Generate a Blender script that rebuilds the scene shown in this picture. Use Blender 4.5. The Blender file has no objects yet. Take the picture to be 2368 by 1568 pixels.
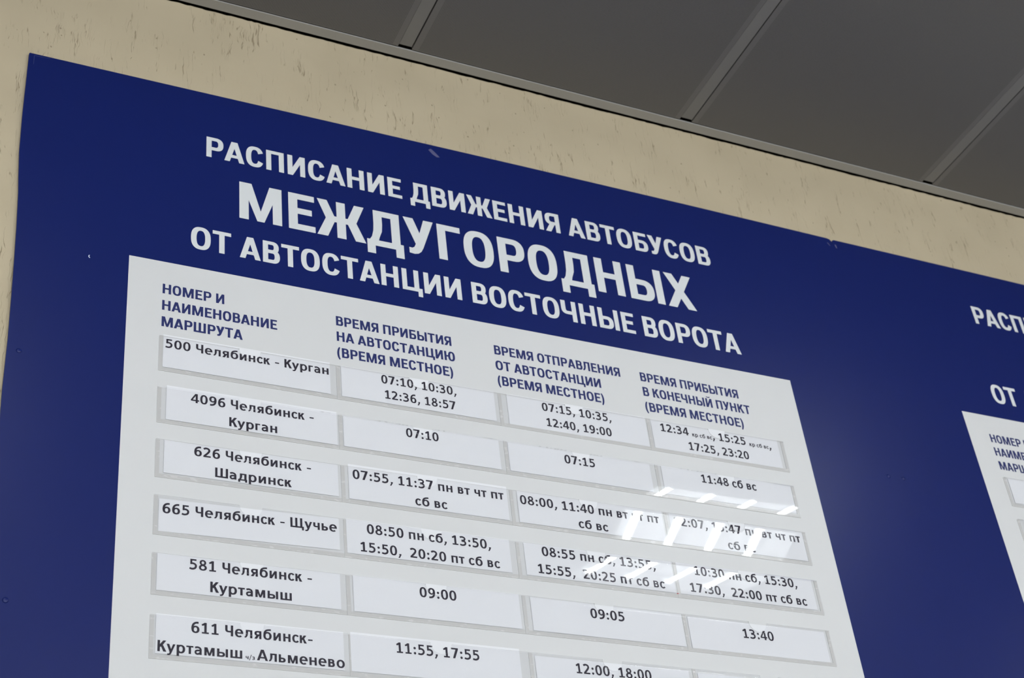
import bpy, bmesh, math, random
from mathutils import Matrix, Vector
from mathutils.geometry import delaunay_2d_cdt
random.seed(7)
SC = bpy.context.scene
COL = SC.collection

# ------------------------------------------------------------------ camera, exposure, world
SKY_STRENGTH = 4.25              # overcast sky seen by the room through its windows
TUBE_STRENGTH = 25.0             # radiance of the fluorescent tubes
CAM_H = 1.5                      # eye height of the photographer
DIST = 1.87                      # camera to board
F_PX = 3653.14                   # focal length for a 2368 px wide frame
yaw, pit, rol = math.radians(28.92693), math.radians(35.73026), math.radians(-7.314576)
fw = Vector((math.sin(yaw)*math.cos(pit), math.cos(yaw)*math.cos(pit), math.sin(pit)))
rt = fw.cross(Vector((0, 0, 1))).normalized()
up = rt.cross(fw)
rt2 = rt*math.cos(rol) + up*math.sin(rol)
up2 = up*math.cos(rol) - rt*math.sin(rol)
cam_d = bpy.data.cameras.new('camera')
cam = bpy.data.objects.new('camera', cam_d)
COL.objects.link(cam)
cam.matrix_world = Matrix(((rt2.x, up2.x, -fw.x, 0), (rt2.y, up2.y, -fw.y, -DIST), (rt2.z, up2.z, -fw.z, CAM_H), (0, 0, 0, 1)))
cam_d.sensor_fit = 'HORIZONTAL'
cam_d.sensor_width = 23.5
cam_d.lens = F_PX*23.5/2368
cam_d.clip_start = 0.02
cam_d.dof.use_dof = True
cam_d.dof.focus_distance = 2.28
cam_d.dof.aperture_fstop = 5.6
SC.camera = cam
SC.view_settings.view_transform = 'Standard'
SC.view_settings.look = 'None'
SC.view_settings.gamma = 1
SC.view_settings.exposure = 0.84
SC.view_settings.use_curve_mapping = False
world = bpy.data.worlds.new('world')
SC.world = world
world.use_nodes = True
world.node_tree.nodes['Background'].inputs[0].default_value = (0.93, 0.98, 1.05, 1)   # overcast sky outside the windows
world.node_tree.nodes['Background'].inputs[1].default_value = SKY_STRENGTH

# ------------------------------------------------------------------ material helpers
def srgb(r, g, b):
    return tuple(((c/255)/12.92 if c/255 <= .04045 else ((c/255+.055)/1.055)**2.4) for c in (r, g, b)) + (1,)

def mat(name, col, rough=0.6, spec=0.5, metal=0.0):
    m = bpy.data.materials.new(name)
    m.use_nodes = True
    b = m.node_tree.nodes['Principled BSDF']
    b.inputs['Base Color'].default_value = col
    b.inputs['Roughness'].default_value = rough
    b.inputs['Specular IOR Level'].default_value = spec
    b.inputs['Metallic'].default_value = metal
    return m

class NT:
    """small node-tree writer"""
    def __init__(s, m):
        s.t = m.node_tree
        s.b = s.t.nodes.get('Principled BSDF')
    def n(s, kind, **kw):
        n = s.t.nodes.new(kind)
        for k, v in kw.items():
            setattr(n, k, v)
        return n
    def l(s, a, b):
        s.t.links.new(a, b)
    def math(s, op, a, b=None, c=None, clamp=False):
        n = s.n('ShaderNodeMath', operation=op, use_clamp=clamp)
        for i, v in enumerate((a, b, c)):
            if v is None:
                continue
            if isinstance(v, (int, float)):
                n.inputs[i].default_value = v
            else:
                s.l(v, n.inputs[i])
        return n.outputs[0]
    def mapping(s, vec, scale, loc=(0, 0, 0)):
        n = s.n('ShaderNodeMapping')
        n.inputs['Scale'].default_value = scale
        n.inputs['Location'].default_value = loc
        s.l(vec, n.inputs['Vector'])
        return n.outputs[0]
    def noise(s, vec, scale=1.0, detail=2.0, rough=0.5, dist=0.0):
        n = s.n('ShaderNodeTexNoise')
        n.inputs['Scale'].default_value = scale
        n.inputs['Detail'].default_value = detail
        n.inputs['Roughness'].default_value = rough
        n.inputs['Distortion'].default_value = dist
        s.l(vec, n.inputs['Vector'])
        return n.outputs['Fac']
    def ramp(s, fac, lo, hi):
        n = s.n('ShaderNodeMapRange')
        n.inputs['From Min'].default_value = lo
        n.inputs['From Max'].default_value = hi
        n.clamp = True
        s.l(fac, n.inputs['Value'])
        return n.outputs[0]
    def mix(s, fac, a, b):
        n = s.n('ShaderNodeMix', data_type='RGBA')
        if isinstance(fac, (int, float)):
            n.inputs[0].default_value = fac
        else:
            s.l(fac, n.inputs[0])
        for i, v in ((6, a), (7, b)):
            if isinstance(v, tuple):
                n.inputs[i].default_value = v
            else:
                s.l(v, n.inputs[i])
        return n.outputs[2]
    def bump(s, height, strength, dist):
        n = s.n('ShaderNodeBump')
        n.inputs['Strength'].default_value = strength
        n.inputs['Distance'].default_value = dist
        s.l(height, n.inputs['Height'])
        s.l(n.outputs[0], s.b.inputs['Normal'])

def plaster_material():
    """beige bark-beetle plaster: broken vertical grooves and small pits"""
    m = mat('beige_plaster', srgb(190, 178, 150), 0.8, 0.25)
    t = NT(m)
    pos = t.n('ShaderNodeTexCoord').outputs['Object']
    base = t.noise(t.mapping(pos, (7, 1, 7)), 1, 3)
    warp = t.noise(t.mapping(pos, (40, 1, 40)), 1, 2)
    sep = t.n('ShaderNodeSeparateXYZ')
    t.l(pos, sep.inputs[0])
    wx = t.math('MULTIPLY_ADD', t.math('SUBTRACT', warp, 0.5), 0.012, sep.outputs[0])
    com = t.n('ShaderNodeCombineXYZ')
    t.l(wx, com.inputs[0]); t.l(sep.outputs[2], com.inputs[2])
    wpos = com.outputs[0]
    def grooves(sx, sz, loc, width):
        n = t.noise(t.mapping(wpos, (sx, 1, sz), loc), 1, 2.5, 0.55)
        d = t.math('ABSOLUTE', t.math('SUBTRACT', n, 0.5))
        return t.math('SUBTRACT', 1.0, t.ramp(d, width*0.35, width))
    g1 = grooves(70, 4.0, (0, 0, 0), 0.0078)
    g2 = grooves(95, 5.5, (31, 0, 17), 0.0080)
    k1 = t.ramp(t.noise(t.mapping(pos, (34, 1, 11), (3, 0, 5)), 1, 2, 0.6), 0.53, 0.59)
    k2 = t.ramp(t.noise(t.mapping(pos, (30, 1, 12), (13, 0, 9)), 1, 2, 0.6), 0.545, 0.60)
    brk = t.ramp(t.noise(t.mapping(pos, (190, 1, 45), (1, 0, 2)), 1, 1), 0.38, 0.50)
    g = t.math('MAXIMUM', t.math('MULTIPLY', g1, k1), t.math('MULTIPLY', g2, k2))
    g = t.math('MULTIPLY', g, brk)
    v = t.n('ShaderNodeTexVoronoi', voronoi_dimensions='3D', feature='F1')
    v.inputs['Scale'].default_value = 1
    t.l(t.mapping(wpos, (75, 1, 55)), v.inputs['Vector'])
    pit_ = t.math('SUBTRACT', 1.0, t.ramp(v.outputs['Distance'], 0.06, 0.13))
    vs = t.n('ShaderNodeSeparateColor')
    t.l(v.outputs['Color'], vs.inputs[0])
    pit_ = t.math('MULTIPLY', pit_, t.math('GREATER_THAN', vs.outputs[0], 0.80))
    g = t.math('MAXIMUM', g, pit_, clamp=True)
    fine = t.noise(t.mapping(pos, (420, 1, 420)), 1, 2)
    c0 = t.mix(t.ramp(base, 0.3, 0.7), (0.523, 0.444, 0.303, 1), (0.574, 0.490, 0.338, 1))
    c1 = t.mix(t.math('MULTIPLY', g, 0.58), c0, (0.175, 0.120, 0.062, 1))
    t.l(c1, t.b.inputs['Base Color'])
    hgt = t.math('MULTIPLY_ADD', g, -1.0, t.math('MULTIPLY', fine, 0.12))
    t.bump(hgt, 0.5, 0.0012)
    return m

def panel_material():
    """perforated metal ceiling panel with a plain margin"""
    m = mat('perforated_ceiling_metal', srgb(170, 170, 168), 0.5, 0.4)
    t = NT(m)
    pos = t.n('ShaderNodeTexCoord').outputs['Object']
    sep = t.n('ShaderNodeSeparateXYZ')
    t.l(pos, sep.inputs[0])
    def cell(o, p, off=None):
        f = t.math('FRACT', t.math('DIVIDE', t.math('ADD', o, 10.0), p))
        return t.math('SUBTRACT', f, 0.5)
    x, y = sep.outputs[0], sep.outputs[1]
    p = 0.0027
    a, b = cell(x, p), cell(y, p)
    r = t.math('SQRT', t.math('ADD', t.math('MULTIPLY', a, a), t.math('MULTIPLY', b, b)))
    hole = t.math('SUBTRACT', 1.0, t.ramp(r, 0.24, 0.36))
    inx = t.math('LESS_THAN', t.math('ABSOLUTE', x), 0.2755)
    iny = t.math('LESS_THAN', t.math('ABSOLUTE', y), 0.2755)
    hole = t.math('MULTIPLY', hole, t.math('MULTIPLY', inx, iny))
    c = t.mix(hole, PANEL_COL, tuple(v*0.30 for v in PANEL_COL[:3])+(1,))
    t.l(c, t.b.inputs['Base Color'])
    return m

def film_material():
    """clear plastic pocket front: sees through, mirrors the room"""
    m = bpy.data.materials.new('clear_plastic_film')
    m.use_nodes = True
    t = NT(m)
    t.t.nodes.remove(t.b)
    out = t.t.nodes['Material Output']
    geo = t.n('ShaderNodeNewGeometry')
    dot = t.n('ShaderNodeVectorMath', operation='DOT_PRODUCT')
    t.l(geo.outputs['Normal'], dot.inputs[0])
    t.l(geo.outputs['Incoming'], dot.inputs[1])
    c = t.math('SUBTRACT', 1.0, t.math('ABSOLUTE', dot.outputs['Value']))
    f = t.math('MULTIPLY_ADD', t.math('POWER', c, 5.0), 0.9, 0.050, clamp=True)
    tr = t.n('ShaderNodeBsdfTransparent')
    tr.inputs[0].default_value = (0.972, 0.973, 0.978, 1)
    gl = t.n('ShaderNodeBsdfGlossy')
    gl.inputs['Roughness'].default_value = 0.020
    gl.inputs[0].default_value = (1, 1, 1, 1)
    mx = t.n('ShaderNodeMixShader')
    t.l(f, mx.inputs[0]); t.l(tr.outputs[0], mx.inputs[1]); t.l(gl.outputs[0], mx.inputs[2])
    t.l(mx.outputs[0], out.inputs['Surface'])
    return m

def tape_material():
    m = mat('pocket_tape', srgb(205, 203, 198), 0.45, 0.5)
    t = NT(m)
    pos = t.n('ShaderNodeTexCoord').outputs['Object']
    v = t.noise(t.mapping(pos, (70, 1, 160)), 1, 2)
    c = t.mix(t.ramp(v, 0.60, 0.66), (0.615, 0.607, 0.585, 1), (0.70, 0.69, 0.67, 1))
    t.l(c, t.b.inputs['Base Color'])
    return m

def blue_material():
    m = mat('blue_print', BLUE, 0.33, 0.33)
    t = NT(m)
    pos = t.n('ShaderNodeTexCoord').outputs['Object']
    v = t.noise(t.mapping(pos, (3, 1, 3)), 1, 2)
    c = t.mix(v, tuple(x*0.96 for x in BLUE[:3])+(1,), tuple(x*1.04 for x in BLUE[:3])+(1,))
    t.l(c, t.b.inputs['Base Color'])
    return m

BLUE = (0.0038, 0.0128, 0.117, 1)
PANEL_COL = (0.194, 0.190, 0.189, 1)
M_PLASTER = plaster_material()
M_PANEL = panel_material()
M_RUNNER = mat('ceiling_runner_metal', (0.245, 0.241, 0.237, 1), 0.5, 0.4)
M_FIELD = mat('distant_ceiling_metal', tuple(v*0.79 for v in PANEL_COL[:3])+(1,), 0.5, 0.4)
M_TRIM = mat('edge_trim_metal', (0.42, 0.415, 0.395, 1), 0.4, 0.5)
M_PLENUM = mat('dark_plenum', (0.02, 0.02, 0.02, 1), 0.9, 0.1)
M_GAP_SHADE = mat('gap_shade_wall', (0.085, 0.070, 0.050, 1), 0.9, 0.1)  # dark colour stands for the shade in the gap behind the trim
M_FLOOR = mat('floor_tile_grey', (0.30, 0.29, 0.27, 1), 0.5, 0.5)
M_BLUE = blue_material()
M_WHITE = mat('white_print', (0.705, 0.708, 0.700, 1), 0.45, 0.3)
M_HEADING = mat('white_lettering', (0.735, 0.755, 0.755, 1), 0.45, 0.3)
M_COLHEAD = mat('blue_lettering', (0.017, 0.026, 0.130, 1), 0.5, 0.4)
M_INK = mat('printer_ink', (0.024, 0.020, 0.033, 1), 0.6, 0.3)
M_PAPER = mat('white_paper', (0.83, 0.835, 0.85, 1), 0.75, 0.2)
M_FILM = film_material()
M_TAPE = tape_material()
M_RIM = mat('cut_film_edge', (0.85, 0.86, 0.86, 1), 0.4, 0.5)
M_GLASS = film_material()
M_GLASS.name = 'window_glass'
M_RED = mat('red_mark', (0.6, 0.03, 0.05, 1), 0.6)
M_PALE = mat('pale_mark', (0.10, 0.10, 0.22, 1), 0.6)
M_MARK = mat('faint_blue_line', (0.030, 0.045, 0.17, 1), 0.6)
M_FLECK = mat('white_fleck', (0.6, 0.65, 0.75, 1), 0.7)
M_REFLECTOR = mat('louvre_metal', (0.50, 0.505, 0.51, 1), 0.5, 0.4)
M_HOLDER = mat('lamp_holder_plastic', (0.7, 0.7, 0.7, 1), 0.5, 0.4)
M_TUBE = bpy.data.materials.new('fluorescent_tube')
M_TUBE.use_nodes = True
_b = M_TUBE.node_tree.nodes['Principled BSDF']
_b.inputs['Base Color'].default_value = (0.9, 0.9, 0.9, 1)
_b.inputs['Emission Color'].default_value = (0.93, 0.98, 1.0, 1)
_b.inputs['Emission Strength'].default_value = TUBE_STRENGTH

# ------------------------------------------------------------------ object helpers
def link(name, me, m=None, parent=None, loc=None):
    o = bpy.data.objects.new(name, me)
    COL.objects.link(o)
    if m is not None:
        me.materials.append(m)
    if parent is not None:
        o.parent = parent
    if loc is not None:
        o.location = loc
    return o

def tag(o, label=None, cat=None, group=None, kind=None):
    if label: o['label'] = label
    if cat: o['category'] = cat
    if group: o['group'] = group
    if kind: o['kind'] = kind
    return o

def empty(name, loc):
    o = bpy.data.objects.new(name, None)
    COL.objects.link(o)
    o.location = loc
    o.empty_display_size = 0.05
    return o

def box(bm, x0, x1, y0, y1, z0, z1):
    vs = [bm.verts.new((x, y, z)) for z in (z0, z1) for y in (y0, y1) for x in (x0, x1)]
    for f in ((0, 2, 3, 1), (4, 5, 7, 6), (0, 1, 5, 4), (2, 6, 7, 3), (0, 4, 6, 2), (1, 3, 7, 5)):
        bm.faces.new([vs[i] for i in f])

def bm_mesh(bm, name, smooth=False):
    me = bpy.data.meshes.new(name)
    bm.normal_update()
    bm.to_mesh(me)
    bm.free()
    if smooth:
        for p in me.polygons:
            p.use_smooth = True
    return me

def box_obj(name, m, x0, x1, y0, y1, z0, z1, parent=None):
    """boxes are written in world coordinates; a parented one is moved into its parent's frame"""
    bm = bmesh.new()
    px, py, pz = parent.location if parent is not None else (0, 0, 0)
    box(bm, x0-px, x1-px, y0-py, y1-py, z0-pz, z1-pz)
    return link(name, bm_mesh(bm, name), m, parent)

def prism(name, m, outline, y_front, y_back, parent):
    """an outline in the wall plane (X, Z), given thickness"""
    bm = bmesh.new()
    px, py, pz = parent.location
    fr = [bm.verts.new((x-px, y_front-py, z-pz)) for x, z in outline]
    bk = [bm.verts.new((x-px, y_back-py, z-pz)) for x, z in outline]
    bm.faces.new(fr)
    bm.faces.new(bk[::-1])
    n = len(outline)
    for i in range(n):
        bm.faces.new((fr[i], bk[i], bk[(i+1) % n], fr[(i+1) % n]))
    bmesh.ops.recalc_face_normals(bm, faces=bm.faces)
    return link(name, bm_mesh(bm, name), m, parent)

# ------------------------------------------------------------------ the room
WALL_Y = 0.006                   # plaster face; the boards' faces are at y = 0
CEIL = CAM_H + 2.155
RX0, RX1, RY0 = -5.2, 7.0, -6.6
def struct(o): return tag(o, kind='structure')
bm = bmesh.new()                 # plaster stops raggedly at the ceiling line; set-back wall coloured dark as gap shade
xs = [RX0]
while xs[-1] < RX1-0.02:
    xs.append(xs[-1]+random.uniform(0.004, 0.014) if 0 < xs[-1] < 3.2 else xs[-1]+0.4)
xs[-1] = RX1
tops = [CEIL-0.0016+random.uniform(-0.0011, 0.0009) for _ in xs]
f_b = [bm.verts.new((x, WALL_Y, 0)) for x in xs]
f_t = [bm.verts.new((x, WALL_Y, z)) for x, z in zip(xs, tops)]
b_t = [bm.verts.new((x, WALL_Y+0.05, z)) for x, z in zip(xs, tops)]
for k in range(len(xs)-1):
    bm.faces.new((f_b[k], f_b[k+1], f_t[k+1], f_t[k]))
    bm.faces.new((f_t[k], f_t[k+1], b_t[k+1], b_t[k]))
w0 = len(bm.faces)
box(bm, RX0, RX1, WALL_Y+0.05, WALL_Y+0.2, 0, CEIL+0.15)
bm.faces.ensure_lookup_table()
for f in bm.faces[w0:]:
    f.material_index = 1
wb = struct(link('wall_back', bm_mesh(bm, 'wall_back'), M_PLASTER))
wb.data.materials.append(M_GAP_SHADE)
struct(box_obj('wall_left', M_PLASTER, RX0-0.2, RX0, RY0, WALL_Y+0.2, 0, CEIL+0.15))
struct(box_obj('wall_right', M_PLASTER, RX1, RX1+0.2, RY0, WALL_Y+0.2, 0, CEIL+0.15))
WIN = [(-4.3, -1.3), (-0.6, 2.4), (3.1, 6.1)]      # three wide windows behind the photographer
WZ0, WZ1 = 0.85, 3.15
bm = bmesh.new()
box(bm, RX0, RX1, RY0-0.2, RY0, 0, WZ0)
box(bm, RX0, RX1, RY0-0.2, RY0, WZ1, CEIL+0.15)
for a, b in zip([RX0]+[w[1] for w in WIN], [w[0] for w in WIN]+[RX1]):
    box(bm, a, b, RY0-0.2, RY0, WZ0, WZ1)
struct(link('wall_front', bm_mesh(bm, 'wall_front'), M_PLASTER))
for k, (a, b) in enumerate(WIN):
    w = struct(empty('window_%d' % (k+1), ((a+b)/2, RY0-0.1, WZ0)))
    bm = bmesh.new()
    hw, hh = (b-a)/2, WZ1-WZ0
    for x0, x1, z0, z1 in ((-hw, hw, 0, .06), (-hw, hw, hh-.06, hh), (-hw, -hw+.06, .06, hh-.06), (hw-.06, hw, .06, hh-.06), (-hw/3-.03, -hw/3+.03, .06, hh-.06), (hw/3-.03, hw/3+.03, .06, hh-.06)):
        box(bm, x0, x1, -0.035, 0.035, z0, z1)
    link('window_frame', bm_mesh(bm, 'window_frame'), M_HOLDER, w)
    bm = bmesh.new()
    for q in range(3):
        x0 = -hw+2*hw*q/3+0.03
        box(bm, x0+.03, x0+2*hw/3-.09, -0.003, 0.003, 0.06, hh-0.06)
    link('glass', bm_mesh(bm, 'glass'), M_GLASS, w)
    pd = bpy.data.lights.new('sky_portal', 'AREA')
    pd.shape, pd.size, pd.size_y = 'RECTANGLE', b-a, hh
    pd.cycles.is_portal = True
    po = bpy.data.objects.new('sky_portal', pd)
    COL.objects.link(po)
    po.location = ((a+b)/2, RY0-0.21, (WZ0+WZ1)/2)
    po.rotation_euler = (math.pi/2, 0, 0)
struct(box_obj('floor', M_FLOOR, RX0-0.2, RX1+0.2, RY0-0.2, WALL_Y+0.2, -0.1, 0))
ceiling = struct(box_obj('ceiling', M_PLENUM, RX0-0.2, RX1+0.2, RY0-0.2, WALL_Y+0.2, CEIL+0.13, CEIL+0.2))

TRIM_Y0, TRIM_Y1 = 0.0012, -0.0197
bm = bmesh.new()
prof = [(TRIM_Y0, 0), (TRIM_Y1+0.0008, 0), (TRIM_Y1, 0.0008), (TRIM_Y1, 0.0022), (TRIM_Y1+0.0008, 0.0028), (TRIM_Y0-0.0012, 0.0028), (TRIM_Y0-0.0012, 0.024), (TRIM_Y0, 0.024)]
ends = [[bm.verts.new((x, y, CEIL+z)) for y, z in prof] for x in (RX0, RX1)]
for i in range(len(prof)):
    j = (i+1) % len(prof)
    bm.faces.new((ends[0][i], ends[0][j], ends[1][j], ends[1][i]))
bm.faces.new(ends[0][::-1]); bm.faces.new(ends[1])
bmesh.ops.recalc_face_normals(bm, faces=bm.faces)
struct(link('trim_1', bm_mesh(bm, 'trim_1'), M_TRIM))

PITCH = 0.6019
RUN_X = 0.8618                   # left edge of the runner the photo shows first
RUN_W, SLIT = 0.0245, 0.0030
ROW_Y = 0.600
def cell_x(i):                   # a panel's span between two runners
    a = RUN_X + PITCH*i + RUN_W + SLIT
    return a, RUN_X + PITCH*(i+1) - 0.0002
def cell_y(j):
    a = -ROW_Y*j - 0.0015
    if j == 0:
        a = TRIM_Y1 - 0.0022
    return a, -ROW_Y*(j+1) + 0.0245
LIGHTS = [(-2, 2), (2, 2), (6, 2), (-4, 6), (0, 6), (4, 6), (8, 6), (-2, 10), (2, 10), (6, 10)]  # one is mirrored in the pockets; the others are added, unseen, for lighting
i0, i1, j1 = -10, 9, 10
far = bmesh.new()
for i in range(i0, i1+1):
    for j in range(0, j1+1):
        if (i, j) in LIGHTS:
            continue
        xa, xb = cell_x(i); ya, yb = cell_y(j)
        xa, xb, yb = max(xa, RX0+0.001), min(xb, RX1-0.001), max(yb, RY0+0.001)
        if xb-xa < 0.03 or ya-yb < 0.03:
            continue
        if j < 2 and -2 <= i <= 4:
            xc, yc = (xa+xb)/2, -ROW_Y*(j+0.5)
            b2 = bmesh.new()
            box(b2, xa-xc, xb-xc, yb-yc, ya-yc, 0.0008, 0.016)
            o = link('ceiling_panel', bm_mesh(b2, 'ceiling_panel'), M_PANEL)
            o.location = (xc, yc, CEIL)
            o.parent = ceiling
        else:
            box(far, xa, xb, yb, ya, CEIL+0.0008, CEIL+0.016)
link('ceiling_field', bm_mesh(far, 'ceiling_field'), M_FIELD, ceiling)
for i in range(i0, i1+2):
    x = RUN_X + PITCH*i
    if RX0 < x < RX1-0.03:
        box_obj('ceiling_runner', M_RUNNER, x, x+RUN_W, RY0, TRIM_Y1-0.0085, CEIL+0.0004, CEIL+0.0030).parent = ceiling
cross = bmesh.new()
for j in range(1, j1+1):
    y = -ROW_Y*j
    if y > RY0:
        for i in range(i0-1, i1+1):
            xa, xb = RUN_X+PITCH*i+RUN_W, RUN_X+PITCH*(i+1)
            xa, xb = max(xa, RX0), min(xb, RX1)
            if xb > xa:
                box(cross, xa, xb, y-0.0005, y+0.0235, CEIL+0.0004, CEIL+0.0030)
link('cross_runner', bm_mesh(cross, 'cross_runner'), M_RUNNER, ceiling)

# ------------------------------------------------------------------ ceiling lights (square, four tubes)
def make_light(i, j):
    xa, xb = cell_x(i); ya, yb = cell_y(j)
    xc, yc = (xa+xb)/2, (ya+yb)/2
    root = empty('ceiling_light', (xc, yc, CEIL))
    tag(root, 'square recessed ceiling light with four bare fluorescent tubes, itself out of view', 'ceiling light', 'recessed ceiling lights')
    w, d, h, t = (xb-xa)/2-0.001, (ya-yb)/2-0.001, 0.075, 0.002
    bm = bmesh.new()
    box(bm, -w, w, -d, d, h, h+t)
    box(bm, -w, -w+t, -d, d, 0, h); box(bm, w-t, w, -d, d, 0, h)
    box(bm, -w+t, w-t, -d, -d+t, 0, h); box(bm, -w+t, w-t, d-t, d, 0, h)
    link('housing', bm_mesh(bm, 'light_housing'), M_REFLECTOR, root)
    for k in range(4):
        tx = (k-1.5)*0.1365 - 0.012
        bm = bmesh.new()
        n, r, L = 12, 0.008, 0.262
        ringa = [[bm.verts.new((tx+r*math.cos(2*math.pi*q/n), y, 0.030+r*math.sin(2*math.pi*q/n))) for q in range(n)] for y in (-L, L)]
        for q in range(n):
            bm.faces.new((ringa[0][q], ringa[0][(q+1) % n], ringa[1][(q+1) % n], ringa[1][q]))
        bm.faces.new(ringa[0]); bm.faces.new(ringa[1][::-1])
        bmesh.ops.recalc_face_normals(bm, faces=bm.faces)
        tube = link('tube', bm_mesh(bm, 'tube'), M_TUBE, root)
        for s in (-1, 1):
            bm = bmesh.new()
            a, b = sorted((s*0.2625, s*0.280))
            box(bm, tx-0.016, tx+0.016, a, b, 0.012, 0.060)
            link('lamp_holder', bm_mesh(bm, 'lamp_holder'), M_HOLDER, tube)
    return root
proto = make_light(*LIGHTS[0])
pc = cell_x(LIGHTS[0][0]), cell_y(LIGHTS[0][1])
for (i, j) in LIGHTS[1:]:
    r = proto.copy(); COL.objects.link(r)
    xa, xb = cell_x(i); ya, yb = cell_y(j)
    r.location = ((xa+xb)/2, (ya+yb)/2, CEIL)
    for ch in list(proto.children):
        c = ch.copy(); COL.objects.link(c); c.parent = r
        for g in ch.children:
            d_ = g.copy(); COL.objects.link(d_); d_.parent = c

# ------------------------------------------------------------------ lettering: own glyph outlines, cap height = 1
def rect(x0, y0, x1, y1): return [(x0, y0), (x1, y0), (x1, y1), (x0, y1)]
def ring(cx, cy, rx, ry, sx, sy, a0=0, a1=360, e=2.5, n=40):
    out = []
    k = max(4, int(n*abs(a1-a0)/360))
    def pt(a, px, py):
        c, s = math.cos(a), math.sin(a)
        return (cx+px*math.copysign(abs(c)**(2/e), c), cy+py*math.copysign(abs(s)**(2/e), s))
    for q in range(k):
        a = math.radians(a0+(a1-a0)*q/k); b = math.radians(a0+(a1-a0)*(q+1)/k)
        out.append([pt(a, rx, ry), pt(b, rx, ry), pt(b, rx-sx, ry-sy), pt(a, rx-sx, ry-sy)])
    return out
def spline(pts, n=6):
    if len(pts) < 3: return pts
    out = []
    P = [pts[0]]+pts+[pts[-1]]
    for i in range(1, len(P)-2):
        for q in range(n):
            u = q/n
            out.append(tuple(0.5*((2*P[i][d])+(-P[i-1][d]+P[i+1][d])*u+(2*P[i-1][d]-5*P[i][d]+4*P[i+1][d]-P[i+2][d])*u*u+(-P[i-1][d]+3*P[i][d]-3*P[i+1][d]+P[i+2][d])*u**3) for d in (0, 1)))
    return out+[pts[-1]]
def stroke(pts, w, curve=True):
    p = spline(pts) if curve else pts
    L, Rr = [], []
    for i, (x, y) in enumerate(p):
        a, b = p[max(i-1, 0)], p[min(i+1, len(p)-1)]
        dx, dy = b[0]-a[0], b[1]-a[1]
        d = math.hypot(dx, dy) or 1
        L.append((x-dy/d*w/2, y+dx/d*w/2)); Rr.append((x+dy/d*w/2, y-dx/d*w/2))
    return [[L[i], L[i+1], Rr[i+1], Rr[i]] for i in range(len(p)-1)]
def bowl(x0, y0, y1, xr, s, h, k=0.30, e=2.4):
    xm = xr-min(k, xr-x0)
    return [rect(x0, y1-h, xm, y1), rect(x0, y0, xm, y0+h)]+ring(xm, (y0+y1)/2, xr-xm, (y1-y0)/2, s, h, -90, 90, e)
def mirror(polys, W): return [[(W-x, y) for x, y in p] for p in polys]
def shift(polys, dx, dy=0): return [[(x+dx, y+dy) for x, y in p] for p in polys]

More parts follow.
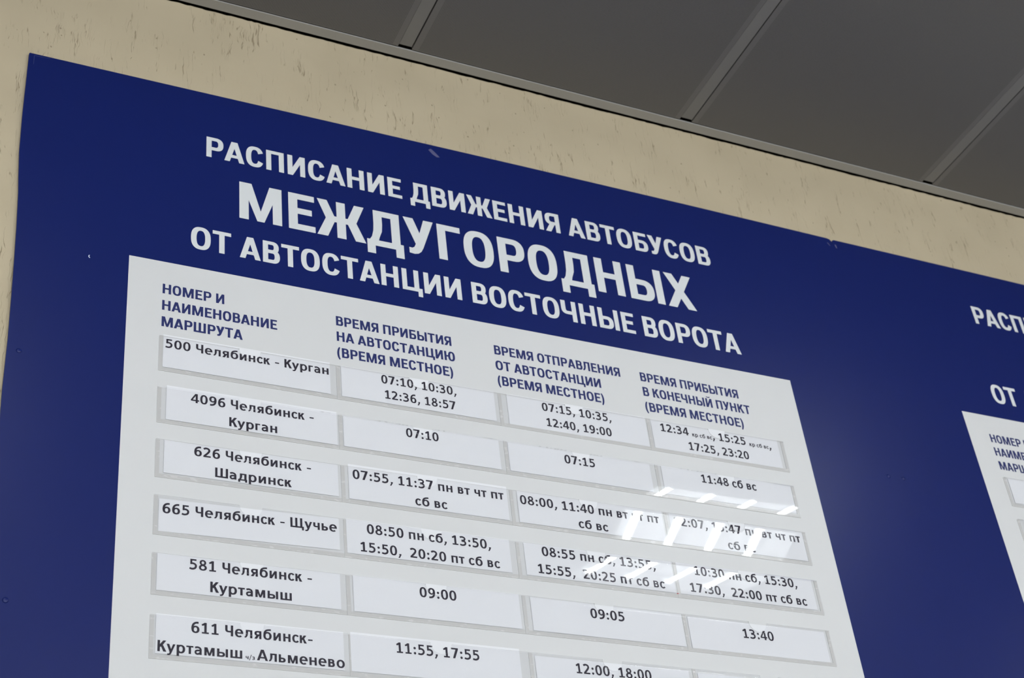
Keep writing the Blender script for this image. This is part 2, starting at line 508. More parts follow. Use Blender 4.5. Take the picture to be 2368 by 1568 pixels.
def shape(ch, s, h, H, W):
    """outline of a Cyrillic letter of height H and ink width W with stem s and bar h"""
    m = 0.5*H
    st = lambda x: rect(x, 0, x+s, H)
    mid = rect(0, m-h/2+0.02*H, W, m+h/2+0.02*H)
    d = s*1.12
    if ch == 'А':
        k = W/2-0.12*s/0.2
        inn = d*0.93
        yi = H*(W/2-inn)/k
        leg = [(0, 0), (inn, 0), (W/2, yi), (W/2, H), (k, H)]
        return [leg, [(W-x, y) for x, y in leg], rect(W*0.2, 0.20*H, W*0.8, 0.20*H+h*0.9)]
    if ch == 'Б': return [st(0), rect(0, H-h, W*0.93, H)]+bowl(s/2, 0, 0.61*H, W, s, h)
    if ch == 'В': return [st(0)]+bowl(s/2, 0.46*H, H, W*0.94, s*0.95, h*0.95, 0.26)+bowl(s/2, 0, 0.46*H+h*0.95, W, s, h, 0.28)
    if ch == 'Г': return [st(0), rect(0, H-h, W, H)]
    if ch == 'Д':
        r0 = W-0.07*H-s
        leg = [(0.20*W, H), (0.20*W, 0.62*H), (0.185*W, 0.42*H), (0.14*W, 0.25*H), (0.07*W, h*0.9), (0.07*W+s*1.05, h*0.9), (0.20*W+s*0.62, 0.25*H), (0.20*W+s*0.92, 0.42*H), (0.20*W+s, 0.62*H), (0.20*W+s, H)]
        f = s*0.93
        return [leg, rect(0.20*W, H-h, r0+s, H), rect(r0, 0, r0+s, H), rect(0, 0, W, h), rect(0, -0.22*H, f, h), rect(W-f, -0.22*H, W, h)]
    if ch == 'Е': return [st(0), rect(0, H-h, W*0.98, H), rect(0, m-h/2+0.02*H, W*0.88, m+h/2+0.02*H), rect(0, 0, W, h)]
    if ch == 'Ж':
        a = W/2-s*0.60
        u = [[(0.015, H), (d*1.05, H), (a, m), (a-d, m)], [(0, 0), (d*1.05, 0), (a, m), (a-d, m)]]
        return [rect(W/2-s/2, 0, W/2+s/2, H), rect(a-0.16*H, m-h/2, W-a+0.16*H, m+h/2)]+u+mirror(u, W)
    if ch in 'ИЙ':
        g = [st(0), st(W-s), [(0, 0), (s*1.03, 0), (W, H), (W-s*1.03, H)]]
        if ch == 'Й': g += ring(W/2, H*1.22, 0.22, 0.145, 0.10, 0.10, 180, 360, 2)
        return g
    if ch == 'К':
        return [st(0), [(s*0.9, 0.38*H), (s*0.9, 0.62*H), (W-d*1.22, H), (W-0.03, H), (s+0.24*W, 0.52*H)],
                [(s+0.10*W, 0.50*H), (s+0.28*W, 0.66*H), (W, 0), (W-d*1.15, 0)], rect(s*0.9, 0.41*H, s+0.16*W, 0.41*H+h)]
    if ch == 'Л':
        leg = [(0.16*W, H), (0.16*W, 0.55*H), (0.145*W, 0.32*H), (0.09*W, 0.19*H), (0, 0.16*H), (0, 0), (0.11*W, 0.005*H), (0.25*W, 0.07*H), (0.36*W, 0.24*H), (0.16*W+s*0.97, 0.48*H), (0.16*W+s, H)]
        return [leg, rect(0.16*W, H-h, W, H), st(W-s)]
    if ch == 'М':
        u = [(0.04, H), (s*1.32, H), (W/2+s*0.38, 0), (W/2-s*0.38, 0)]
        return [st(0), st(W-s), u, [(W-x, y) for x, y in u]]
    if ch == 'Н': return [st(0), st(W-s), mid]
    if ch == 'О': return ring(W/2, m, W/2, m*1.03, s*1.02, h*1.02)
    if ch == 'П': return [st(0), st(W-s), rect(0, H-h, W, H)]
    if ch == 'Р': return [st(0)]+bowl(s/2, 0.36*H, H, W, s, h)
    if ch == 'С': return ring(W/2, m, W/2, m*1.03, s*1.02, h*1.02, 24, 336)
    if ch == 'Т': return [rect(0, H-h, W, H), rect(W/2-s/2, 0, W/2+s/2, H)]
    if ch == 'У':
        r = [(W-d*1.02, H), (W, H), (W*0.61, 0.20*H), (W*0.53, 0.08*H), (W*0.43, 0.015*H), (W*0.30, -0.01*H), (W*0.14, 0.005*H), (W*0.14, h), (W*0.24, h*0.95), (W*0.31, h*1.15), (W*0.36, 0.27*H), (W*0.41, 0.34*H)]
        return [r, [(0, H), (d*1.04, H), (W*0.56, 0.52*H), (W*0.37, 0.27*H)]]
    if ch == 'Х':
        a = [(0, 0), (d*1.03, 0), (W*0.985, H), (W*0.985-d*1.03, H)]
        b = [(W, 0), (W-d*1.03, 0), (W*0.015, H), (W*0.015+d*1.03, H)]
        return [a, b]
    if ch in 'ЦЩ':
        w = W-0.13*H
        g = [st(0), st(w-s), rect(0, 0, W, h), rect(W-s*0.9, -0.23*H, W, h)]
        if ch == 'Щ': g.append(st(w/2-s/2))
        return g
    if ch == 'Ч': return [st(W-s), rect(0, 0.62*H, s, H)]+ring(0.42*W, 0.62*H, 0.42*W, 0.28*H, s, h, 180, 270)+[rect(0.42*W, 0.34*H, W-s/2, 0.34*H+h)]
    if ch == 'Ш': return [st(0), st(W/2-s/2), st(W-s), rect(0, 0, W, h)]
    if ch == 'Ы': return [st(0)]+bowl(s/2, 0, 0.61*H, W-s*1.25, s, h)+[st(W-s)]
    if ch == 'Ь': return [st(0)]+bowl(s/2, 0, 0.61*H, W, s, h)
    if ch == 'Ю':
        c = W*0.35
        return [st(0), rect(s/2, m-h/2, c+s*0.5, m+h/2)]+ring((W+c)/2, m, (W-c)/2, m*1.03, s, h)
    if ch == 'Я': return mirror([st(0)]+bowl(s/2, 0.38*H, H, W*0.97, s, h), W)+[[(0, 0), (d*1.06, 0), (W*0.70, 0.46*H), (W*0.70-d*1.06, 0.46*H)]]
    raise KeyError(ch)

CAPS = {'А': .80, 'Б': .66, 'В': .66, 'Г': .57, 'Д': .86, 'Е': .60, 'Ж': 1.12, 'И': .72, 'Й': .72, 'К': .72, 'Л': .74, 'М': .94, 'Н': .72, 'О': .74, 'П': .72, 'Р': .67,
        'С': .71, 'Т': .70, 'У': .73, 'Х': .78, 'Ц': .83, 'Ч': .68, 'Ш': 1.03, 'Щ': 1.10, 'Ы': .93, 'Ь': .66, 'Ю': 1.02, 'Я': .69}
BEAR = {'А': (.01, .01), 'Б': (.075, .035), 'В': (.075, .04), 'Г': (.075, .015), 'Д': (.02, .02), 'Е': (.075, .035), 'Ж': (.005, .005), 'К': (.075, .0), 'Л': (.02, .075), 'О': (.05, .05), 'Р': (.075, .03),
        'С': (.05, .03), 'Т': (.02, .02), 'У': (.01, .01), 'Х': (.01, .01), 'Ц': (.075, .01), 'Ч': (.05, .075), 'Ь': (.075, .035), 'Ю': (.075, .05), 'Я': (.02, .075), 'Щ': (.075, .02)}

def sign_glyph(ch, s, h):
    """condensed bold capitals of the signs"""
    if ch == ' ': return [], .30
    if ch in '()':
        g = ring(.40, .40, .40, .76, .19, .10, 118, 242, 2.0)
        return (g, .36) if ch == '(' else (shift(mirror(g, .30), .03), .36)
    W = CAPS[ch]; a, b = BEAR.get(ch, (.075, .075))
    return shift(shape(ch, s, h, 1.0, W), a), a+W+b

LOW = {'в': ('В', .56, .75), 'г': ('Г', .43, .55), 'д': ('Д', .76, .85), 'и': ('И', .63, .83), 'к': ('К', .60, .72), 'л': ('Л', .65, .80), 'м': ('М', .82, 1.03), 'н': ('Н', .62, .82),
       'о': ('О', .70, .82), 'п': ('П', .62, .82), 'с': ('С', .55, .63), 'т': ('Т', .56, .60), 'ч': ('Ч', .58, .76), 'ш': ('Ш', .96, 1.16), 'ы': ('Ы', .88, 1.06), 'ь': ('Ь', .57, .73), 'я': ('Я', .60, .76)}
def slip_glyph(ch, s, h):
    """rounded office bold of the paper slips: digits, capitals and lower case; digit height = 1"""
    X = 0.735
    if ch == ' ': return [], .355
    if ch == ':': return ring(.215, .115, .112, .118, .112, .118, e=2)+ring(.215, .60, .112, .118, .112, .118, e=2), .43
    if ch == ',': return [[(.13, .21), (.34, .21), (.315, .07), (.17, -.20), (.03, -.20), (.145, .03)]], .42
    if ch == '-': return [rect(.05, .29, .44, .42)], .49
    if ch == '/': return [[(0, -.2), (.14, -.2), (.56, 1.1), (.42, 1.1)]], .60
    if ch == '0': return ring(.40, .5, .335, .515, s, h, e=2.3), .80
    if ch == '1': return [rect(.13, 0, .70, h*.92), rect(.325, 0, .325+s, 1), [(.36, 1), (.325+s, 1), (.325+s, .83), (.15, .695), (.10, .83)]], .80
    if ch == '2': return stroke([(.10, .83), (.23, .915), (.38, .925), (.53, .86), (.585, .72), (.54, .57), (.40, .38), (.16, .11)], s*.93)+[rect(.07, 0, .72, h)], .80
    if ch == '3': return stroke([(.10, .88), (.24, .93), (.38, .93), (.53, .865), (.575, .745), (.52, .62), (.38, .565), (.24, .565)], s*.85)+stroke([(.24, .50), (.42, .50), (.57, .43), (.615, .29), (.55, .145), (.38, .07), (.22, .07), (.08, .125)], s*.88), .80
    if ch == '4': return [rect(.455, 0, .455+s*.97, 1), rect(.03, .20, .77, .20+h*.95), [(.03, .20), (.03, .34), (.42, 1), (.62, 1), (.50, .85), (.20, .34), (.20, .20)]], .80
    if ch == '5': return [rect(.15, 1-h, .66, 1), rect(.15, .50, .15+s*.85, 1)]+stroke([(.16, .555), (.32, .59), (.47, .565), (.59, .47), (.62, .325), (.565, .17), (.42, .08), (.27, .065), (.09, .115)], s*.90), .80
    if ch in '69':
        g = stroke([(.66, .935), (.50, .935), (.335, .87), (.215, .72), (.165, .50), (.165, .30)], s*.92)+ring(.41, .315, .325, .335, s, h*.95, e=2.2)
        return (g, .80) if ch == '6' else ([[(.81-x, 1-y) for x, y in p] for p in g], .80)
    if ch == '7': return [rect(.06, 1-h, .73, 1), [(.19, 0), (.19+s*1.1, 0), (.73, .87), (.73, 1), (.50, .90)]], .80
    if ch == '8': return ring(.40, .745, .275, .27, s*.85, h*.9, e=2.1)+ring(.40, .27, .335, .285, s*.95, h*.93, e=2.1), .80
    if ch in 'ЧКШЩА':
        W = {'Ч': .66, 'К': .71, 'Ш': 1.08, 'Щ': 1.20, 'А': .90}[ch]
        a, b = {'А': (.01, .01), 'К': (.10, .0), 'Ч': (.08, .10)}.get(ch, (.10, .06))
        return shift(shape(ch, s, h, 1.0, W), a), a+W+b
    if ch == 'а': return [rect(.46, 0, .46+s*.93, .50)]+stroke([(.11, .615), (.25, .665), (.38, .655), (.51, .58), (.55, .44), (.55, .38)], s*.85)+stroke([(.52, .385), (.33, .385), (.185, .33), (.15, .20), (.215, .085), (.35, .07), (.52, .17)], s*.80), .74
    if ch == 'б': return ring(.43, .36, .35, .375, s, h*.95, e=2.2)+stroke([(.17, .36), (.175, .58), (.25, .77), (.39, .875), (.56, .915), (.72, .925)], s*.82), .83
    if ch == 'е': return ring(.39, .365, .345, .385, s, h*.92, 0, 312, 2.2)+[rect(.14, .315, .735, .315+h*.85)], .77
    if ch == 'з': return [[(x*.86, y*.735) for x, y in p] for p in slip_glyph('3', s*1.12, h*1.1)[0]], .64
    if ch == 'р': return [rect(.09, -.26, .09+s, X)]+ring(.42, .365, .34, .385, s, h*.95, e=2.2), .83
    if ch == 'у': return [[(0.50, X), (.69, X), (.37, -.12), (.29, -.23), (.17, -.265), (.06, -.255), (.07, -.125), (.16, -.13), (.22, -.08), (.26, .01)], [(.0, X), (.205, X), (.40, .16), (.25, .0)]], .70
    if ch == 'о': return ring(.41, .365, .35, .385, s, h*.95, e=2.15), .82
    if ch == 'с': return ring(.36, .365, .315, .385, s*.97, h*.95, 38, 322, 2.15), .63
    if ch in LOW:
        cap, W, adv = LOW[ch]
        g = shape(cap, s*.97, h*.92, X, W)
        return shift(g, (adv-W)/2), adv
    raise KeyError(ch)

def union(polys):
    """merges overlapping strokes of a glyph into one flat outline"""
    pts, faces = [], []
    for p in polys:
        q = []
        for a in p:
            if not q or math.hypot(a[0]-q[-1][0], a[1]-q[-1][1]) > 1e-5:
                q.append(a)
        if len(q) > 2 and math.hypot(q[0][0]-q[-1][0], q[0][1]-q[-1][1]) < 1e-5:
            q.pop()
        if len(q) < 3:
            continue
        area = sum(q[i][0]*q[(i+1) % len(q)][1]-q[(i+1) % len(q)][0]*q[i][1] for i in range(len(q)))
        if abs(area) < 1e-9:
            continue
        if area < 0:
            q = q[::-1]
        faces.append(list(range(len(pts), len(pts)+len(q))))
        pts += q
    r = delaunay_2d_cdt([Vector(p) for p in pts], [], faces, 1, 1e-5, True)
    return [tuple(v) for v in r[0]], [f for f, o in zip(r[2], r[5]) if o]

def lettering(name, text, x0, x1, z, cap, y, m, parent, glyph, s, h, slope=0.0, fit=True, scale_w=1.0):
    """writes text flat on the plane y so that its ink spans x0..x1 on the baseline z.  text: str or [(str, scale), ...]"""
    runs = [(text, 1.0)] if isinstance(text, str) else text
    glyphs, cur = [], 0.0
    for t, k in runs:
        for ch in t:
            g, adv = glyph(ch, s, h)
            if g:
                vs, fs = union(g)
                glyphs.append(([(cur+px*k, py*k) for px, py in vs], fs))
            cur += adv*k
    lo = min(p[0] for v, f in glyphs for p in v); hi = max(p[0] for v, f in glyphs for p in v)
    if x1 is None:
        sx = cap*scale_w
    else:
        sx = (x1-x0)/(hi-lo)
    bm = bmesh.new()
    px0, py0, pz0 = parent.location
    if parent.parent is not None:
        q = parent.parent.location
        px0, py0, pz0 = px0+q[0], py0+q[1], pz0+q[2]
    for gv, gf in glyphs:
        vs = [bm.verts.new((x0+(a-lo)*sx-px0, y-py0, z+b*cap+(a-lo)*sx*slope-pz0)) for a, b in gv]
        for f in gf:
            bm.faces.new([vs[q] for q in f])
    for f in bm.faces:
        f.normal_update()
        if f.normal.y > 0:
            f.normal_flip()
    return link(name, bm_mesh(bm, name), m, parent)

# ------------------------------------------------------------------ the two schedule boards
H0 = CAM_H
def Z(v): return H0+v
BOARD_BOT = 0.42
SEAM = 1.7872
left_edge = [(0.2315, BOARD_BOT), (0.2315, 1.22), (0.2305, 1.285), (0.2310, 1.37), (0.2300, 1.44), (0.2287, 1.51), (0.2270, 1.575), (0.2243, 1.645), (0.2225, 1.670), (0.2195, 1.724), (0.2183, 1.80), (0.2186, 1.9385)]
top_edge = [(0.2200, 1.9400), (0.50, 1.9415), (0.74, 1.9432), (1.10, 1.9448), (1.45, 1.9450), (1.70, 1.9438), (1.7760, 1.9432), (1.7822, 1.9415), (1.7858, 1.9375)]
board = empty('schedule_board', (0.99, 0, Z(BOARD_BOT)))
tag(board, 'blue schedule board on the plaster wall with the large intercity heading, shown nearly whole', 'notice board', 'bus schedule boards')
outline = left_edge+top_edge+[(SEAM-0.00001, 1.93), (SEAM-0.00001, BOARD_BOT)]
prism('backing', M_BLUE, [(x, Z(z)) for x, z in outline], 0.0, 0.0050, board)
board2 = empty('schedule_board', (2.58, 0, Z(BOARD_BOT)))
tag(board2, 'second blue schedule board, cut off by the right edge of the photo', 'notice board', 'bus schedule boards')
outline2 = [(SEAM+0.00001, BOARD_BOT), (SEAM+0.00001, 1.9360), (SEAM+0.0020, 1.9405), (SEAM+0.006, 1.9425), (2.10, 1.9425), (2.40, 1.9420), (3.37, 1.9420), (3.37, BOARD_BOT)]
prism('backing', M_BLUE, [(x, Z(z)) for x, z in outline2], 0.0, 0.0050, board2)

DX = 1.5946
PANEL = (0.3943, 1.5938)
def white_panel(b, dx, dz):
    o = box_obj('white_panel', M_WHITE, PANEL[0]+dx, PANEL[1]+dx, -0.0003, 0.0001, Z(0.50), Z(1.5608+dz), b)
    o['label'] = 'white timetable field'
white_panel(board, 0, 0)
white_panel(board2, DX, 0.0052)

SB, HB = 0.205, 0.160            # stem and bar of the big headings
def head(b, text, x0, x1, z, cap): lettering('heading_text', text, x0, x1, Z(z), cap, -0.0004, M_HEADING, b, sign_glyph, SB, HB)
L1, L2, L3 = 'РАСПИСАНИЕ ДВИЖЕНИЯ АВТОБУСОВ', 'МЕЖДУГОРОДНЫХ', 'ОТ АВТОСТАНЦИИ ВОСТОЧНЫЕ ВОРОТА'
head(board, L1, 0.5111, 1.4765, 1.7982, 0.0442)
head(board, L2, 0.5664, 1.4218, 1.6806, 0.0778)
head(board, L3, 0.4884, 1.4993, 1.5992, 0.0442)
head(board2, L1, 0.5111+DX, 1.4765+DX, 1.8012, 0.0442)
head(board2, L3, 0.4884+DX, 1.4993+DX, 1.6030, 0.0442)
SH, HH = 0.207, 0.165
def colhead(b, text, x0, x1, z): lettering('column_heading', text, x0, x1, Z(z), 0.0184, -0.0005, M_COLHEAD, b, sign_glyph, SH, HH)
for t, x0, x1, z in (
    ('НОМЕР И', .4467, .5421, 1.4996), ('НАИМЕНОВАНИЕ', .4467, .6258, 1.4685), ('МАРШРУТА', .4467, .5709, 1.4378),
    ('ВРЕМЯ ПРИБЫТИЯ', .7227, .9204, 1.4986), ('НА АВТОСТАНЦИЮ', .7227, .9243, 1.4682), ('(ВРЕМЯ МЕСТНОЕ)', .7222, .9182, 1.4372),
    ('ВРЕМЯ ОТПРАВЛЕНИЯ', .9972, 1.2331, 1.4984), ('ОТ АВТОСТАНЦИИ', .9965, 1.1915, 1.4675), ('(ВРЕМЯ МЕСТНОЕ)', .9972, 1.1932, 1.4370),
    ('ВРЕМЯ ПРИБЫТИЯ', 1.2725, 1.4704, 1.4978), ('В КОНЕЧНЫЙ ПУНКТ', 1.2729, 1.4888, 1.4674), ('(ВРЕМЯ МЕСТНОЕ)', 1.2722, 1.4680, 1.4363)):
    colhead(board, t, x0, x1, z)
for t, x0, x1, z in (('НОМЕР И', .4467, .5421, 1.5040), ('НАИМЕНОВАНИЕ', .4467, .6258, 1.4738), ('МАРШРУТА', .4467, .5709, 1.4430)):
    colhead(board2, t, x0+DX-0.002, x1+DX-0.002, z)

# clear pockets, 4 to a row, welded along left and bottom edge
POCK_X, POCK_W, POCK_H = 0.4440, 0.27485, 0.0620
ROW_TOP = [1.4190, 1.3288, 1.2382, 1.1474, 1.0570, 0.9655]
BULGE = [(0.008, 0.15), (0.0151, 0.34), (0.0067, -0.25), (0.0098, 0.33), (0.006, -0.12), (0.008, 0.10)]   # slope and curvature of each row's fronts
TAPE = 0.0058
def pocket(b, x0, ztop, bulge, last):
    x1, zb = x0+POCK_W, ztop-POCK_H
    tp = box_obj('pocket', M_TAPE, x0, x1-0.0002, -0.0010, -0.0002, Z(zb), Z(zb+0.0062), b)      # bottom weld
    tp['label'] = 'clear plastic pocket with grey welded edge'
    px, py, pz = b.location
    def sub(name, m, xa, xb, za, zc_, ya=-0.0010, yb=-0.0002):
        bm = bmesh.new()
        box(bm, xa-px, xb-px, ya-py, yb-py, Z(za)-pz, Z(zc_)-pz)
        return link(name, bm_mesh(bm, name), m, tp)
    sub('edge_weld', M_TAPE, x0, x0+TAPE, zb+0.0062, ztop)
    if last:
        sub('edge_weld', M_TAPE, x1-TAPE, x1-0.0002, zb+0.0062, ztop)
    xc, zm, r = (x0+x1)/2, (ztop+zb)/2, 0.0165
    xs = sorted(set([x0, x0+0.002, x0+0.004, x0+TAPE, x1-TAPE, x1-0.004, x1-0.002, x1-0.0003]+[x0+0.012+(POCK_W-0.024)*q/14 for q in range(15)]+[xc-r*math.cos(math.pi*q/16) for q in range(17)]))
    nz = 10
    bm = bmesh.new()
    def yy(x, z):
        u = z-zm
        return -0.0027+bulge[0]*u+0.5*bulge[1]*u*u
    cols = []
    for x in xs:
        d = r*r-(x-xc)**2
        top = ztop-(math.sqrt(d) if d > 1e-12 else 0)
        zl = [zb, zb+0.002, zb+0.004, zb+0.0062]
        zl += [zb+0.0062+(top-zb-0.0062)*q/nz for q in range(1, nz+1)]
        cols.append([bm.verts.new((x-px, yy(x, z)-py, Z(z)-pz)) for z in zl])
    for a, c in zip(cols, cols[1:]):
        for q in range(len(a)-1):
            bm.faces.new((a[q], c[q], c[q+1], a[q+1]))
    rim = [c[-1] for c in cols]
    back = [bm.verts.new((v.co.x, v.co.y+0.0003, v.co.z)) for v in rim]
    for q in range(len(rim)-1):
        f = bm.faces.new((rim[q], rim[q+1], back[q+1], back[q]))
        f.material_index = 1
    fo = link('clear_front', bm_mesh(bm, 'clear_front', True), M_FILM, tp)
    fo.data.materials.append(M_RIM)
    for p in fo.data.polygons:
        if p.material_index == 1:
            p.use_smooth = False
for r, zt in enumerate(ROW_TOP):
    for c in range(4):
        pocket(board, POCK_X+c*POCK_W, zt, BULGE[r], c == 3)
for r in range(2):
    pocket(board2, POCK_X+DX-0.001, ROW_TOP[r]+0.0058, (0.004, 0.0), False)

# screws under the print, marks, fleck
def cap(b, x, z, r=0.0042):
    bm = bmesh.new()
    px, py, pz = b.location
    n = 20
    rings = []
    for q in range(5):
        a = q/4*math.pi/2
        rings.append([bm.verts.new((x-px+r*math.cos(a)*math.cos(2*math.pi*k/n), -0.0016*math.sin(a)-py, Z(z)-pz+r*math.cos(a)*math.sin(2*math.pi*k/n))) for k in range(n)] if q < 4 else [bm.verts.new((x-px, -0.0016-py, Z(z)-pz))])
    for a, c in zip(rings, rings[1:]):
        for k in range(n):
            if len(c) == 1:
                bm.faces.new((a[k], a[(k+1) % n], c[0]))
            else:
                bm.faces.new((a[k], a[(k+1) % n], c[(k+1) % n], c[k]))
    bmesh.ops.recalc_face_normals(bm, faces=bm.faces)
    link('screw_cap', bm_mesh(bm, 'screw_cap', True), M_BLUE, b)
for x, z in ((.2475, 1.352), (.2605, .9655), (1.7620, 1.3845)): cap(board, x, z)
cap(board2, 1.7950, 1.3845)
def flat(name, b, m, pts, y=-0.00025):
    return prism(name, m, [(x, Z(z)) for x, z in pts], y, 0.0001, b)
flat('pale_mark', board, M_PALE, [(.9135, 1.9305), (.9185, 1.9345), (.9245, 1.9290), (.9345, 1.9180), (.9285, 1.9165), (.9210, 1.9215)])  # small pale patches near the top edge
flat('pale_mark', board, M_PALE, [(1.7740, 1.9310), (1.7755, 1.9320), (1.7800, 1.9245), (1.7785, 1.9240)])
flat('pale_mark', board2, M_PALE, [(1.7915, 1.9300), (1.7950, 1.9305), (1.7960, 1.9210), (1.7930, 1.9225)])
flat('corner_mark', board, M_MARK, [(.2265, 1.9355), (.2273, 1.9363), (.2273, 1.9165), (.2265, 1.9165)])
flat('corner_mark', board, M_MARK, [(.2265, 1.9355), (.2265, 1.9363), (.2520, 1.9370), (.2520, 1.9363)])
flat('paint_fleck', board, M_FLECK, [(.3335, 1.5440), (.3342, 1.5465), (.3360, 1.5472), (.3352, 1.5440), (.3365, 1.5415), (.3352, 1.5412)])
flat('red_mark', board, M_RED, [(1.2670, 1.0930), (1.2702, 1.0930), (1.2702, 1.0920), (1.2670, 1.0920)], -0.0011)

# ------------------------------------------------------------------ paper slips, each a thing of its own
CAPH = 0.0158
SI, HI = 0.195, 0.152
SMALL = 0.50
GROUP = 'printed paper slips in the clear pockets'
def slip(rect_, lines, label, tilt=0.0):
    xl, xr, zt, zb = rect_
    o = empty('paper_slip', ((xl+xr)/2, -0.0010, Z(zb)))
    tag(o, label, 'paper slip', GROUP)
    px, py, pz = o.location
    w = xr-xl
    bm = bmesh.new()
    q = [(xl, zb-tilt*w/2), (xr, zb+tilt*w/2), (xr, zt+tilt*w/2), (xl, zt-tilt*w/2)]
    fr = [bm.verts.new((x-px, -0.0012-py, Z(z)-pz)) for x, z in q]
    bk = [bm.verts.new((x-px, -0.00105-py, Z(z)-pz)) for x, z in q]
    bm.faces.new(fr); bm.faces.new(bk[::-1])
    for i in range(4):
        bm.faces.new((fr[i], bk[i], bk[(i+1) % 4], fr[(i+1) % 4]))
    bmesh.ops.recalc_face_normals(bm, faces=bm.faces)
    link('sheet', bm_mesh(bm, 'sheet'), M_PAPER, o)
    for t, x0, x1, z in lines:
        lettering('printed_line', t, x0, x1, Z(z), CAPH, -0.0014, M_INK, o, slip_glyph, SI, HI, slope=tilt)
S_ = SMALL
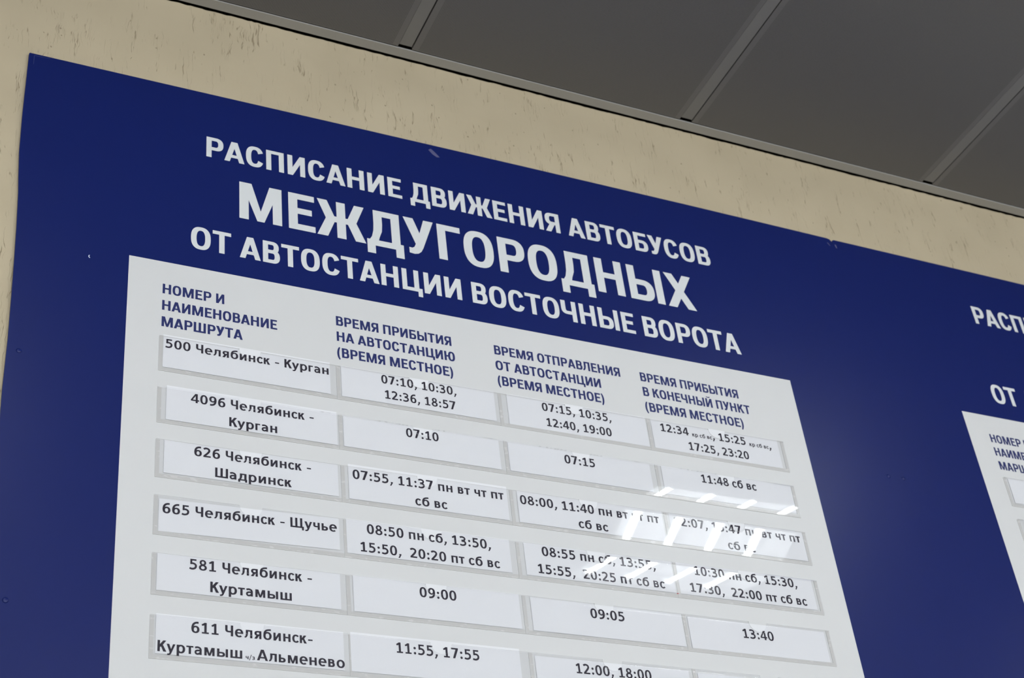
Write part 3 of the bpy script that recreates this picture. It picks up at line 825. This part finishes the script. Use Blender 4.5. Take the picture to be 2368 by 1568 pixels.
slips = [
 ((.4500, .7085, 1.4225, 1.3640), [('500 Челябинск - Курган', .4531, .7063, 1.3993)], 'white paper slip reading 500 Челябинск - Курган, in the top left pocket', 0),
 ((.7265, .9865, 1.4205, 1.3640), [('07:10, 10:30,', .7928, .9200, 1.4008), ('12:36, 18:57', .7971, .9162, 1.3727)], 'white paper slip reading 07:10, 10:30, 12:36, 18:57', 0),
 ((1.0090, 1.2660, 1.4210, 1.3630), [('07:15, 10:35,', 1.0718, 1.1997, 1.3999), ('12:40, 19:00', 1.0764, 1.1961, 1.3708)], 'white paper slip reading 07:15, 10:35, 12:40, 19:00', 0),
 ((1.2765, 1.5305, 1.4205, 1.3630), [([('12:34 ', 1), ('кр сб вс', S_), (', 15:25 ', 1), ('кр сб вс', S_), (',', 1)], 1.2939, 1.5151, 1.3988), ('17:25, 23:20', 1.3439, 1.4634, 1.3700)], 'white paper slip reading 12:34, 15:25, 17:25, 23:20 with some small letters', 0),
 ((.4570, .7160, 1.3325, 1.2735), [('4096 Челябинск -', .4928, .6794, 1.3090), ('Курган', .5499, .6222, 1.2780)], 'white paper slip reading 4096 Челябинск - Курган', 0),
 ((.7260, .9850, 1.3272, 1.2735), [('07:10', .8279, .8819, 1.3076)], 'white paper slip reading only 07:10', 0),
 ((1.0005, 1.2585, 1.3272, 1.2745), [('07:15', 1.0999, 1.1546, 1.3043)], 'white paper slip reading only 07:15', 0),
 ((1.2800, 1.5365, 1.3280, 1.2750), [('11:48 сб вс', 1.3558, 1.4643, 1.3080)], 'white paper slip reading 11:48 сб вс', 0),
 ((.4560, .7140, 1.2385, 1.1845), [('626 Челябинск -', .4990, .6725, 1.2192), ('Шадринск', .5295, .6424, 1.1887)], 'white paper slip reading 626 Челябинск - Шадринск', 0),
 ((.7300, .9890, 1.2430, 1.1835), [('07:55, 11:37 пн вт чт пт', .7369, .9829, 1.2186), ('сб вс', .8344, .8864, 1.1879)], 'white paper slip reading 07:55, 11:37 пн вт чт пт сб вс', 0),
 ((1.0060, 1.2650, 1.2390, 1.1830), [('08:00, 11:40 пн вт чт пт', 1.0106, 1.2576, 1.2160), ('сб вс', 1.1086, 1.1609, 1.1875)], 'white paper slip reading 08:00, 11:40 пн вт чт пт сб вс', 0),
 ((1.2780, 1.5370, 1.2380, 1.1830), [('12:07, 15:47 пн вт чт пт', 1.2864, 1.5302, 1.2172), ('сб вс', 1.3818, 1.4346, 1.1863)], 'white paper slip reading 12:07, 15:47 пн вт чт пт сб вс', 0),
 ((.4510, .7120, 1.1445, 1.0935), [('665 Челябинск - Щучье', .4562, .7085, 1.1200)], 'slightly tilted white paper slip reading 665 Челябинск - Щучье', 0.0185),
 ((.7230, .9830, 1.1490, 1.0930), [('08:50 пн сб, 13:50,', .7545, .9517, 1.1285), ('15:50,  20:20 пт сб вс', .7432, .9638, 1.0980)], 'white paper slip reading 08:50 пн сб, 13:50, 15:50, 20:20 пт сб вс', 0),
 ((1.0070, 1.2655, 1.1480, 1.0930), [('08:55 пн сб, 13:55,', 1.0370, 1.2354, 1.1290), ('15:55,  20:25 пт сб вс', 1.0268, 1.2473, 1.0984)], 'white paper slip reading 08:55 пн сб, 13:55, 15:55, 20:25 пт сб вс', 0),
 ((1.2740, 1.5320, 1.1482, 1.0930), [('10:30 пн сб, 15:30,', 1.3064, 1.5016, 1.1297), ('17:30,  22:00 пт сб вс', 1.2931, 1.5138, 1.0987)], 'white paper slip reading 10:30 пн сб, 15:30, 17:30, 22:00 пт сб вс', 0),
 ((.4510, .7100, 1.0572, 1.0020), [('581 Челябинск -', .4947, .6683, 1.0383), ('Куртамыш', .5240, .6384, 1.0072)], 'white paper slip reading 581 Челябинск - Куртамыш', 0),
 ((.7290, .9885, 1.0582, 1.0020), [('09:00', .8300, .8873, 1.0357)], 'white paper slip reading only 09:00', 0),
 ((1.0070, 1.2665, 1.0560, 1.0020), [('09:05', 1.1062, 1.1640, 1.0329)], 'white paper slip reading only 09:05', 0),
 ((1.2770, 1.5330, 1.0540, 1.0010), [('13:40', 1.3751, 1.4324, 1.0280)], 'white paper slip reading only 13:40', 0),
 ((.4520, .7110, 0.9680, 0.9110), [('611 Челябинск-', .4990, .6664, .9452), ([('Куртамыш', 1), (' ч/з ', .40), ('Альменево', 1)], .4549, .7113, .9143)], 'white paper slip reading 611 Челябинск-Куртамыш ч/з Альменево', 0),
 ((.7210, .9790, 0.9695, 0.9110), [('11:55, 17:55', .7883, .9144, .9449)], 'white paper slip reading 11:55, 17:55, in the lowest row', 0),
 ((1.0030, 1.2615, 0.9615, 0.9100), [('12:00, 18:00', 1.0685, 1.1948, .9402)], 'white paper slip reading 12:00, 18:00, cut by the lower edge', 0),
 ((1.2770, 1.5340, 0.9600, 0.9100), [], 'unlettered top of a paper slip at the lower edge, right of 12:00, 18:00', 0),
 ((.4530+DX, .7110+DX, 1.4262, 1.3705), [], 'paper slip in the upper pocket of the right board, its print out of view', 0),
 ((.4580+DX, .7120+DX, 1.3370, 1.2800), [], 'paper slip in the lower pocket of the right board, its print out of view', 0),
]
for a in slips:
    slip(*a)
